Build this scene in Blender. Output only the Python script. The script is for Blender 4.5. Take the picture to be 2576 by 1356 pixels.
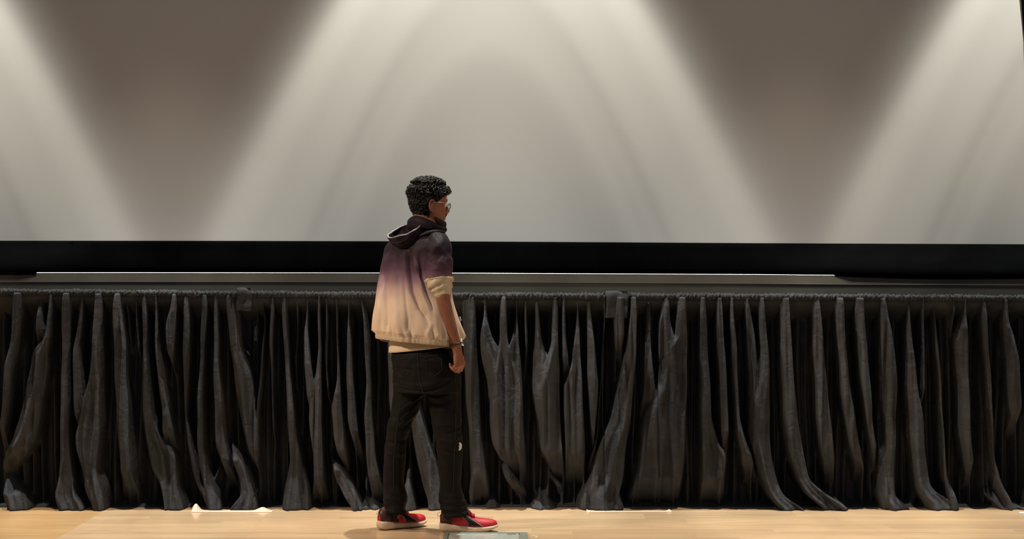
import bpy, math, random
import numpy as np
from mathutils import Vector, noise
random.seed(7); rng = np.random.default_rng(7)
C = bpy.context.scene.collection
S = bpy.context.scene
for o in list(bpy.data.objects): bpy.data.objects.remove(o)

# ------------------------------------------------------------------ camera, world, lights, exposure
F = 4807.0            # focal length in pixels of the 2576 px wide frame
CX, CY, HC = 1288.0, 678.0, 1.3
cam = bpy.data.cameras.new('camera'); cam.sensor_width = 36; cam.lens = F*36/2576; cam.clip_end = 100
co = bpy.data.objects.new('camera', cam); C.objects.link(co)
co.location = (0, 0, HC); co.rotation_euler = (math.pi/2, 0, 0); S.camera = co
S.view_settings.view_transform = 'Standard'; S.view_settings.look = 'None'
S.view_settings.exposure = 0.0; S.view_settings.gamma = 1.0; S.view_settings.use_curve_mapping = False

w = bpy.data.worlds.new('hall_dark'); S.world = w; w.use_nodes = True
w.node_tree.nodes['Background'].inputs[0].default_value = (0.9, 0.85, 0.8, 1)
w.node_tree.nodes['Background'].inputs[1].default_value = 0.03

def spot(name, loc, aim, power, col, size, profile=None, radius=0.03):
    l = bpy.data.lights.new(name, 'SPOT'); l.energy = power; l.color = col
    l.spot_size = math.radians(size); l.spot_blend = 0.25; l.shadow_soft_size = radius
    o = bpy.data.objects.new(name, l); C.objects.link(o); o.location = loc
    o.rotation_euler = (Vector(aim)-Vector(loc)).to_track_quat('-Z', 'Y').to_euler()
    if profile:       # photometric profile of the lamp: strength by angle from the axis, in degrees
        l.use_nodes = True; nt = l.node_tree; N = nt.nodes; L = nt.links
        em = N['Emission']; tc = N.new('ShaderNodeTexCoord'); sp = N.new('ShaderNodeSeparateXYZ')
        L.new(tc.outputs['Normal'], sp.inputs[0])
        ab = N.new('ShaderNodeMath'); ab.operation = 'ABSOLUTE'; L.new(sp.outputs['Z'], ab.inputs[0])
        ac = N.new('ShaderNodeMath'); ac.operation = 'ARCCOSINE'; L.new(ab.outputs[0], ac.inputs[0])
        dv = N.new('ShaderNodeMath'); dv.operation = 'DIVIDE'; L.new(ac.outputs[0], dv.inputs[0]); dv.inputs[1].default_value = math.radians(32)
        fc = N.new('ShaderNodeFloatCurve'); L.new(dv.outputs[0], fc.inputs['Value'])
        cv = fc.mapping.curves[0]
        pts = [(a/32.0, v) for a, v in profile]
        cv.points[0].location = pts[0]; cv.points[1].location = pts[-1]
        for p in pts[1:-1]: cv.points.new(*p)
        fc.mapping.update()
        L.new(fc.outputs[0], em.inputs['Strength'])
    return o

PROFILE = [(0,.8),(6,.7),(8.5,.48),(10,.43),(12,.42),(13,.39),(14,.34),(15,.305),(15.6,.305),(16.2,.34),(16.8,.36),(17.2,.315),(17.6,.355),(18.1,.295),(18.8,.36),(20,.375),
           (21.2,.365),(22.5,.41),(23.3,.395),(24.1,.29),(24.9,.15),(26,.055),(27.2,.015),(28.5,.0),(32,0.)]
LZ, LY = 5.6, 10.12
for lx in (-3.80, -0.133, 3.44):
    spot('downlight', (lx, LY, LZ), (lx, LY, 0), 2600, (1.0, 0.99, 0.875), 62, PROFILE)
for lx in (-1.96, 1.65):      # added soft warm fill between the downlights, brightens floor and lower screen
    spot('warm_downlight', (lx, 9.80, 5.6), (lx, 9.80, 0), 1080, (1.0, 0.84, 0.68), 43, None, .05).data.spot_blend = 1.0
def area(name, loc, aim, power, col, sx, sy):
    l = bpy.data.lights.new(name, 'AREA'); l.shape = 'RECTANGLE'; l.size = sx; l.size_y = sy; l.energy = power; l.color = col
    o = bpy.data.objects.new(name, l); C.objects.link(o); o.location = loc
    o.rotation_euler = (Vector(aim)-Vector(loc)).to_track_quat('-Z', 'Y').to_euler(); return o
area('house_lights', (0, 2.0, 5.2), (0, 10.5, 1.2), 65, (0.95, 0.86, 0.92), 9, 2.5)  # unseen soft fill from the hall side, added to lift the dark areas
for lx, pw in ((-4.6, 980), (3.9, 260)):    # added warm fill from both sides, lights the man's back
    spot('side_stage_lamp', (lx, 7.3, 3.9), (-.35, 9.5, .75), pw, (1.0, 0.76, 0.54), 26, None, 0.12)

# ------------------------------------------------------------------ helpers
ORG = {}
def W(x, y, D=9.5): return Vector(((x-CX)*D/F, D, HC-(y-CY)*D/F))
def meta(o, label=None, cat=None, group=None, kind=None):
    for k, v in (('label', label), ('category', cat), ('group', group), ('kind', kind)):
        if v: o[k] = v
    return o
def empty(name, loc):
    o = bpy.data.objects.new(name, None); C.objects.link(o); o.location = loc; o.empty_display_size = .1
    ORG[o] = Vector(loc); return o
def np_mesh(name, V, Q):
    me = bpy.data.meshes.new(name); V = np.asarray(V, np.float32); Q = np.asarray(Q, np.int32)
    me.vertices.add(len(V)); me.vertices.foreach_set('co', V.ravel())
    n, k = Q.shape
    me.loops.add(n*k); me.loops.foreach_set('vertex_index', Q.ravel())
    me.polygons.add(n); me.polygons.foreach_set('loop_start', np.arange(0, n*k, k, dtype=np.int32))
    me.update(calc_edges=True); me.validate(); return me
def link(name, me, mat, parent=None, smooth=True, loc=None):
    if mat is not None: me.materials.append(mat)
    if smooth: me.polygons.foreach_set('use_smooth', [True]*len(me.polygons))
    o = bpy.data.objects.new(name, me); C.objects.link(o)
    org = ORG[parent] if parent is not None else Vector(loc or (0, 0, 0))
    if org.length > 0: 
        from mathutils import Matrix
        me.transform(Matrix.Translation(-org))
    if parent is not None: o.parent = parent
    else: o.location = org
    ORG[o] = org; return o
class MB:
    def __init__(s): s.v = []; s.f = []
    def ring_loft(s, rings, cap=True, closed=True):
        b = len(s.v); n = len(rings[0])
        for r in rings: s.v.extend([tuple(p) for p in r])
        m = n if closed else n-1
        for i in range(len(rings)-1):
            for j in range(m):
                a = b+i*n+j; c = b+i*n+(j+1) % n
                s.f.append((a, c, c+n, a+n))
        if cap and closed:
            for k, off in ((0, b), (1, b+(len(rings)-1)*n)):
                ctr = sum((Vector(p) for p in s.v[off:off+n]), Vector())/n
                s.v.append(tuple(ctr)); ci = len(s.v)-1
                for j in range(n):
                    q = (off+(j+1) % n, off+j, ci) if k == 0 else (off+j, off+(j+1) % n, ci)
                    s.f.append(q)
        return s
    def tube(s, path, rad, n=12, flat=1.0, up=None):
        path = [Vector(p) for p in path]
        if not hasattr(rad, '__len__'): rad = [rad]*len(path)
        rings = []; prev = None
        for i, p in enumerate(path):
            t = (path[min(i+1, len(path)-1)]-path[max(i-1, 0)]).normalized()
            if up is not None: u = Vector(up)
            elif prev is not None: u = prev
            else: u = Vector((0, 0, 1)) if abs(t.z) < .9 else Vector((1, 0, 0))
            u = (u - t*u.dot(t)).normalized(); prev = u; v = t.cross(u)
            r = rad[i]
            rings.append([p + u*(math.cos(a)*r) + v*(math.sin(a)*r*flat) for a in [2*math.pi*k/n for k in range(n)]])
        return s.ring_loft(rings)
    def ball(s, c, r, n=12, axes=None):
        c = Vector(c); r = Vector((r,)*3) if not hasattr(r, '__len__') else Vector(r)
        ax = axes or (Vector((1,0,0)), Vector((0,1,0)), Vector((0,0,1)))
        rings = []
        for i in range(1, n):
            ph = math.pi*i/n - math.pi/2
            rings.append([c + ax[0]*(r.x*math.cos(ph)*math.cos(a)) + ax[1]*(r.y*math.cos(ph)*math.sin(a)) + ax[2]*(r.z*math.sin(ph))
                          for a in [2*math.pi*k/(n*1) for k in range(n)]])
        return s.ring_loft(rings)
    def box(s, lo, hi):
        x0, y0, z0 = lo; x1, y1, z1 = hi; b = len(s.v)
        s.v += [(x0,y0,z0),(x1,y0,z0),(x1,y1,z0),(x0,y1,z0),(x0,y0,z1),(x1,y0,z1),(x1,y1,z1),(x0,y1,z1)]
        s.f += [tuple(b+i for i in q) for q in ((0,3,2,1),(4,5,6,7),(0,1,5,4),(1,2,6,5),(2,3,7,6),(3,0,4,7))]
        return s
    def build(s, name, mat, parent=None, smooth=True, loc=None, bevel=0):
        me = bpy.data.meshes.new(name); me.from_pydata([tuple(p) for p in s.v], [], s.f); me.update()
        o = link(name, me, mat, parent, smooth, loc)
        if bevel:
            m = o.modifiers.new('b', 'BEVEL'); m.width = bevel; m.segments = 2; m.limit_method = 'ANGLE'
        return o
def voxel(o, size, smooth=3):
    m = o.modifiers.new('r', 'REMESH'); m.mode = 'VOXEL'; m.voxel_size = size; m.use_smooth_shade = True
    if smooth:
        k = o.modifiers.new('s', 'SMOOTH'); k.iterations = smooth; k.factor = .5
    dg = bpy.context.evaluated_depsgraph_get(); me = bpy.data.meshes.new_from_object(o.evaluated_get(dg))
    o.modifiers.clear(); old = o.data; mats = list(old.materials); o.data = me; me.name = old.name
    bpy.data.meshes.remove(old)
    if not me.materials:
        for q in mats: me.materials.append(q)
    me.polygons.foreach_set('use_smooth', [True]*len(me.polygons)); return o
def vco(me):
    a = np.empty(len(me.vertices)*3, np.float32); me.vertices.foreach_get('co', a); return a.reshape(-1, 3).astype(float)
def vno(me):
    a = np.empty(len(me.vertices)*3, np.float32); me.vertex_normals.foreach_get('vector', a); return a.reshape(-1, 3).astype(float)
def setco(me, V): me.vertices.foreach_set('co', V.astype(np.float32).ravel()); me.update()
def polydist(X, Z, pts):
    """distance of (X,Z) to a polyline of world x,z points, and the fraction along it"""
    best = np.full(X.shape, 1e9); tt = np.zeros(X.shape); n = len(pts)-1
    for i in range(n):
        ax, az = pts[i]; bx, bz = pts[i+1]; dx, dz = bx-ax, bz-az; l2 = dx*dx+dz*dz
        t = np.clip(((X-ax)*dx+(Z-az)*dz)/l2, 0, 1)
        d = np.hypot(X-ax-t*dx, Z-az-t*dz); m = d < best
        best = np.where(m, d, best); tt = np.where(m, (i+t)/n, tt)
    return best, tt
def creases(V, Nn, org, items, D=9.5):
    """items: (polyline in photo coordinates at depth D, width m, amplitude m) pushed along normals on the camera-facing side"""
    X = V[:, 0]+org.x; Z = V[:, 2]+org.z; out = np.zeros(len(V))
    face = np.clip(-Nn[:, 1]*3+.3, 0, 1)
    for pts, wd, am in items:
        q = [(W(a, b, D).x, W(a, b, D).z) for a, b in pts]
        d, t = polydist(X, Z, q)
        taper = np.clip(np.sin(np.pi*np.clip(t*.9+.05, 0, 1))*2, 0, 1)
        out += am*np.exp(-(d/wd)**2)*taper*face
    return out
def snoise(P, sc, seed=0):
    out = np.empty(len(P))
    for i, p in enumerate(P): out[i] = noise.noise(Vector((p[0]*sc[0]+seed, p[1]*sc[1], p[2]*sc[2])))
    return out

def mat(name, col, rough=.6, metal=0, bump=None, var=None, spec=.5, sheen=0, coat=0, trans=0):
    m = bpy.data.materials.new(name); m.use_nodes = True; nt = m.node_tree; b = nt.nodes['Principled BSDF']
    b.inputs['Base Color'].default_value = (*col, 1); b.inputs['Roughness'].default_value = rough
    b.inputs['Metallic'].default_value = metal; b.inputs['Specular IOR Level'].default_value = spec
    b.inputs['Sheen Weight'].default_value = sheen; b.inputs['Coat Weight'].default_value = coat
    b.inputs['Transmission Weight'].default_value = trans
    tc = nt.nodes.new('ShaderNodeTexCoord')
    if var:      # (scale, amount)
        n = nt.nodes.new('ShaderNodeTexNoise'); n.inputs['Scale'].default_value = var[0]; n.inputs['Detail'].default_value = 4
        nt.links.new(tc.outputs['Object'], n.inputs['Vector'])
        r = nt.nodes.new('ShaderNodeMapRange'); r.inputs['From Min'].default_value = .3; r.inputs['From Max'].default_value = .7
        r.inputs['To Min'].default_value = 1-var[1]; r.inputs['To Max'].default_value = 1+var[1]
        nt.links.new(n.outputs['Fac'], r.inputs['Value'])
        x = nt.nodes.new('ShaderNodeMix'); x.data_type = 'RGBA'; x.blend_type = 'MULTIPLY'; x.inputs['Factor'].default_value = 1
        x.inputs['A'].default_value = (*col, 1); nt.links.new(r.outputs[0], x.inputs['B'])
        nt.links.new(x.outputs['Result'], b.inputs['Base Color'])
    if bump:     # (scale, strength, distance)
        n = nt.nodes.new('ShaderNodeTexNoise'); n.inputs['Scale'].default_value = bump[0]; n.inputs['Detail'].default_value = 3
        nt.links.new(tc.outputs['Object'], n.inputs['Vector'])
        k = nt.nodes.new('ShaderNodeBump'); k.inputs['Strength'].default_value = bump[1]; k.inputs['Distance'].default_value = bump[2]
        nt.links.new(n.outputs['Fac'], k.inputs['Height']); nt.links.new(k.outputs[0], b.inputs['Normal'])
    return m
def interp(tab, y): 
    ys = [t[0] for t in tab]
    return [float(np.interp(y, ys, [t[k] for t in tab])) for k in range(1, len(tab[0]))]

M = {}
M['screen'] = mat('screen_white_vinyl', (.74, .73, .70), .85, bump=(900, .03, .0005), spec=.2)
M['mask'] = mat('black_masking_cloth', (.0018, .002, .0026), .95, var=(6, .3), spec=.03)
M['wallgrey'] = mat('grey_painted_board', (.088, .081, .066), .7, var=(3, .25), spec=.3)
M['wallgrey2'] = mat('grey_green_painted_board', (.062, .066, .060), .75, var=(3, .2), spec=.3)
M['alu'] = mat('brushed_aluminium_edge', (.34, .37, .42), .45, 1.0)  # pale metal stands in for light caught on the wall's top
M['drape'] = mat('black_drape_cloth', (.043, .046, .053), .95, var=(9, .18), bump=(420, .35, .002), spec=.08)
_nt = M['drape'].node_tree; _b = [n for n in _nt.nodes if n.type == 'BUMP'][0]
_tc = [n for n in _nt.nodes if n.type == 'TEX_COORD'][0]; _n = _nt.nodes.new('ShaderNodeTexNoise'); _n.inputs['Scale'].default_value = 13; _n.inputs['Detail'].default_value = 5; _n.inputs['Distortion'].default_value = .8
_nt.links.new(_tc.outputs['Object'], _n.inputs['Vector']); _b2 = _nt.nodes.new('ShaderNodeBump'); _b2.inputs['Strength'].default_value = .55; _b2.inputs['Distance'].default_value = .02
_nt.links.new(_n.outputs['Fac'], _b2.inputs['Height']); _nt.links.new(_b2.outputs[0], _b.inputs['Normal'])
M['backwall'] = mat('dark_back_wall', (.02, .02, .022), .9)
M['steel'] = mat('steel_pipe', (.3, .3, .3), .4, 1)

# ------------------------------------------------------------------ the stage floor: boards one by one
def wood(name, base, amt):
    m = bpy.data.materials.new(name); m.use_nodes = True; nt = m.node_tree; N = nt.nodes; L = nt.links
    b = N['Principled BSDF']; tc = N.new('ShaderNodeTexCoord'); oi = N.new('ShaderNodeObjectInfo')
    mp = N.new('ShaderNodeMapping'); mp.inputs['Scale'].default_value = (2.2, 26, 10)
    ad = N.new('ShaderNodeVectorMath'); ad.operation = 'ADD'
    sc = N.new('ShaderNodeVectorMath'); sc.operation = 'SCALE'; sc.inputs['Scale'].default_value = 37
    cb = N.new('ShaderNodeCombineXYZ'); L.new(oi.outputs['Random'], cb.inputs[0]); L.new(oi.outputs['Random'], cb.inputs[1])
    L.new(cb.outputs[0], sc.inputs[0]); L.new(tc.outputs['Object'], mp.inputs[0]); L.new(mp.outputs[0], ad.inputs[0]); L.new(sc.outputs[0], ad.inputs[1])
    n1 = N.new('ShaderNodeTexNoise'); n1.inputs['Scale'].default_value = 1.6; n1.inputs['Detail'].default_value = 5; L.new(ad.outputs[0], n1.inputs['Vector'])
    r1 = N.new('ShaderNodeMapRange'); r1.inputs['From Min'].default_value = .3; r1.inputs['From Max'].default_value = .72
    r1.inputs['To Min'].default_value = .86; r1.inputs['To Max'].default_value = 1.12; L.new(n1.outputs['Fac'], r1.inputs['Value'])
    r2 = N.new('ShaderNodeMapRange'); r2.inputs['To Min'].default_value = 1-amt; r2.inputs['To Max'].default_value = 1+amt; L.new(oi.outputs['Random'], r2.inputs['Value'])
    mu = N.new('ShaderNodeMath'); mu.operation = 'MULTIPLY'; L.new(r1.outputs[0], mu.inputs[0]); L.new(r2.outputs[0], mu.inputs[1])
    x = N.new('ShaderNodeMix'); x.data_type = 'RGBA'; x.blend_type = 'MULTIPLY'; x.inputs['Factor'].default_value = 1
    x.inputs['A'].default_value = (*base, 1); L.new(mu.outputs[0], x.inputs['B']); L.new(x.outputs['Result'], b.inputs['Base Color'])
    b.inputs['Roughness'].default_value = .33; b.inputs['Specular IOR Level'].default_value = .45
    b.inputs['Coat Weight'].default_value = .35; b.inputs['Coat Roughness'].default_value = .12
    bp = N.new('ShaderNodeBump'); bp.inputs['Strength'].default_value = .12; bp.inputs['Distance'].default_value = .002
    L.new(n1.outputs['Fac'], bp.inputs['Height']); L.new(bp.outputs[0], b.inputs['Normal'])
    return m
M['wood'] = wood('pale_maple_board', (.54, .385, .235), .10)
M['wood_orange'] = wood('orange_maple_board', (.52, .33, .16), .06)
M['gap'] = mat('dark_floor_joint', (.16, .10, .05), .8)
fl = MB().box((-7, 5.6, -.22), (7, 12.2, -.012)).build('floor', M['gap'], None, False); meta(fl, kind='structure')
RW = .098; BX = -2.2
def plank_mesh(name, ln):
    g = .0002; m = MB(); e = .0002; x1, y1 = ln-g, RW-g
    a = [(g,g,-.012),(x1,g,-.012),(x1,y1,-.012),(g,y1,-.012)]
    b = [(g,g,-e),(x1,g,-e),(x1,y1,-e),(g,y1,-e)]
    c = [(g+e,g+e,0),(x1-e,g+e,0),(x1-e,y1-e,0),(g+e,y1-e,0)]
    m.v = a+b+c; m.f = [(8,9,10,11)]
    for o_ in (0, 4):
        for j in range(4): m.f.append((o_+j, o_+(j+1)%4, o_+4+(j+1)%4, o_+4+j))
    me = bpy.data.meshes.new(name); me.from_pydata(m.v, [], m.f); me.update(); return me
PM = {}
def plank(x, y, ln, kind):
    k = (round(ln, 3), kind)
    if k not in PM: PM[k] = plank_mesh('plank', ln); PM[k].materials.append(M[kind])
    o = bpy.data.objects.new('plank', PM[k]); C.objects.link(o); o.location = (x, y, 0); o.parent = fl
row = 0; y = 8.30
while y < 10.95:
    segs = []
    x = BX; off = random.choice((.3, .5, .7, .9))
    first = True
    while x < 3.7:
        ln = off if first else random.choice((.8, 1.0, 1.2)); first = False
        segs.append((x, ln, 'wood')); x += ln
    x = BX; first = True
    while x > -3.9:
        ln = random.choice((.4, .7, .9)) if first else .9; first = False
        x -= ln; segs.append((x, ln, 'wood_orange'))
    for sx, ln, kd in segs: plank(sx, y, ln, kd)
    y += RW; row += 1

# ------------------------------------------------------------------ back wall, projection screen and its black masking
b = MB().box((-7, 11.75, 0), (7, 11.9, 6.2)).build('wall_back', M['backwall'], None, False); meta(b, kind='structure')
DS = 11.0
scr = empty('projection_screen', (0, DS+.05, 0))
meta(scr, 'huge white projection screen lit by three downlight cones, above the black drapes', 'screen')
top_px = [(-800, 605.5), (0, 605.5), (600, 606), (1200, 607.5), (1876, 611.6), (2576, 614.4), (3000, 615)]
bot_px = [(-800, 692), (0, 691), (100, 691.5), (170, 690), (225, 685), (300, 683.6), (1100, 684.5), (1500, 686), (1876, 688.2), (2000, 691), (2130, 697), (2300, 702), (2450, 702), (2576, 701), (3000, 702)]
def line(tab, x): return float(np.interp(x, [t[0] for t in tab], [t[1] for t in tab]))
m = MB(); xs = list(range(-800, 2581, 40))
# fabric: thin sheet with thickness; its right edge leans a little
def right_edge(z):    # screen's right side leans slightly
    py = CY-(z-HC)*F/DS; return float(np.interp(py, [-1500, 0, 20, 80, 620], [2550, 2567, 2570, 2577, 2592]))
ZT = 5.2
zs = [None]+[1.55+.25*i for i in range(15)]
front = []
for z in zs:
    r = []
    for k in range(80):
        zz = z
        xr = right_edge(z if z else 1.46); xp = -700+(xr+700)*k/79
        if z is None: zz = W(0, line(top_px, xp)+1, DS).z
        r.append(((xp-CX)*DS/F, DS, zz))
    front.append(r)
m.ring_loft(front, cap=False, closed=False)
back = [[(p[0], DS+.004, p[2]) for p in r] for r in front]
m.ring_loft([r[::-1] for r in back], cap=False, closed=False)
m.build('screen_sheet', M['screen'], scr, True)
# bottom masking: a black cloth band; at both ends it falls forward over the low wall
m = MB(); rings = []
for k in range(0, 96):
    xp = -760+k*40
    zt = W(0, line(top_px, xp), DS-.012).z
    fw = np.clip((230-xp)/120, 0, 1) if xp < 1200 else np.clip((xp-1900)/200, 0, 1)
    fw = fw*fw*(3-2*fw)
    Db = DS-.03 - .250*fw
    bulge = .0
    zb = W(0, line(bot_px, xp), Db).z
    X = (xp-CX)*DS/F
    r = []
    for t in (0, .15, .4, .7, .85, 1.0):
        r.append((X, DS-.005 + (Db-DS)*min(1, t/.7)**1.2, zt + (zb-zt)*t))
    for t in (1.0, .85, .7, .4, .15, 0):
        r.append((X, DS+.0015 + (Db-DS)*min(1, t/.7)**1.2, zt + (zb-zt)*t))
    rings.append(r)
m.ring_loft(rings); m.build('bottom_masking', M['mask'], scr, True)
# side masking at the right
m = MB(); rings = []
for i in range(16):
    z = 1.40+.25*i; x0 = (right_edge(z)-CX)*DS/F; 
    rings.append([(x0, DS-.012, z), (x0+.5, DS-.012, z), (x0+.5, DS+.012, z), (x0, DS+.012, z)])
m.ring_loft(rings); m.build('side_masking', M['mask'], scr, False)
p = W(2574.5, 652, DS-.03)
MB().box((p.x-.006, DS-.034, p.z-.014), (p.x+.03, DS-.0, p.z+.014)).build('fastener', mat('white_plastic', (.7, .7, .72), .5), scr, False, bevel=.003)

# low grey wall behind the drapes
DW = 10.72
lw = empty('low_wall', (0, DW+.06, 0)); meta(lw, 'low grey painted wall with a bright metal edge between screen and black drapes', 'wall')
top_w = [(-800, 686), (300, 685.5), (1100, 686.3), (1876, 690), (2100, 692), (2576, 694), (3000, 695)]
def strip(name, ya, yb, D0, D1, thick, mt, x0=-700, x1=3200):
    m = MB(); rings = []
    for k in range(40):
        xp = x0+(x1-x0)*k/39; dy = line(top_w, xp)-686; X = (xp-CX)*DW/F
        za = W(0, ya+dy*1.0, D0).z; zb = W(0, yb+dy, D1).z if yb < 1200 else 0
        rings.append([(X, D0, za), (X, D1, zb), (X, D1+thick, zb), (X, D0+thick, za)])
    m.ring_loft(rings); return m.build(name, mt, lw, False)
strip('upper_board', 687, 708.5, DW+.0035, DW, .10, M['wallgrey'])
strip('bead', 708, 709.6, DW-.0006, DW-.0012, .05, M['wallgrey'])
strip('lower_board', 709.5, 1300, DW+.002, DW+.002, .10, M['wallgrey2'])
strip('metal_edge', 685.9, 687, DW+.0045, DW+.0025, .12, M['alu'])  # added bright strip, imitates the light along the ledge

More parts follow.
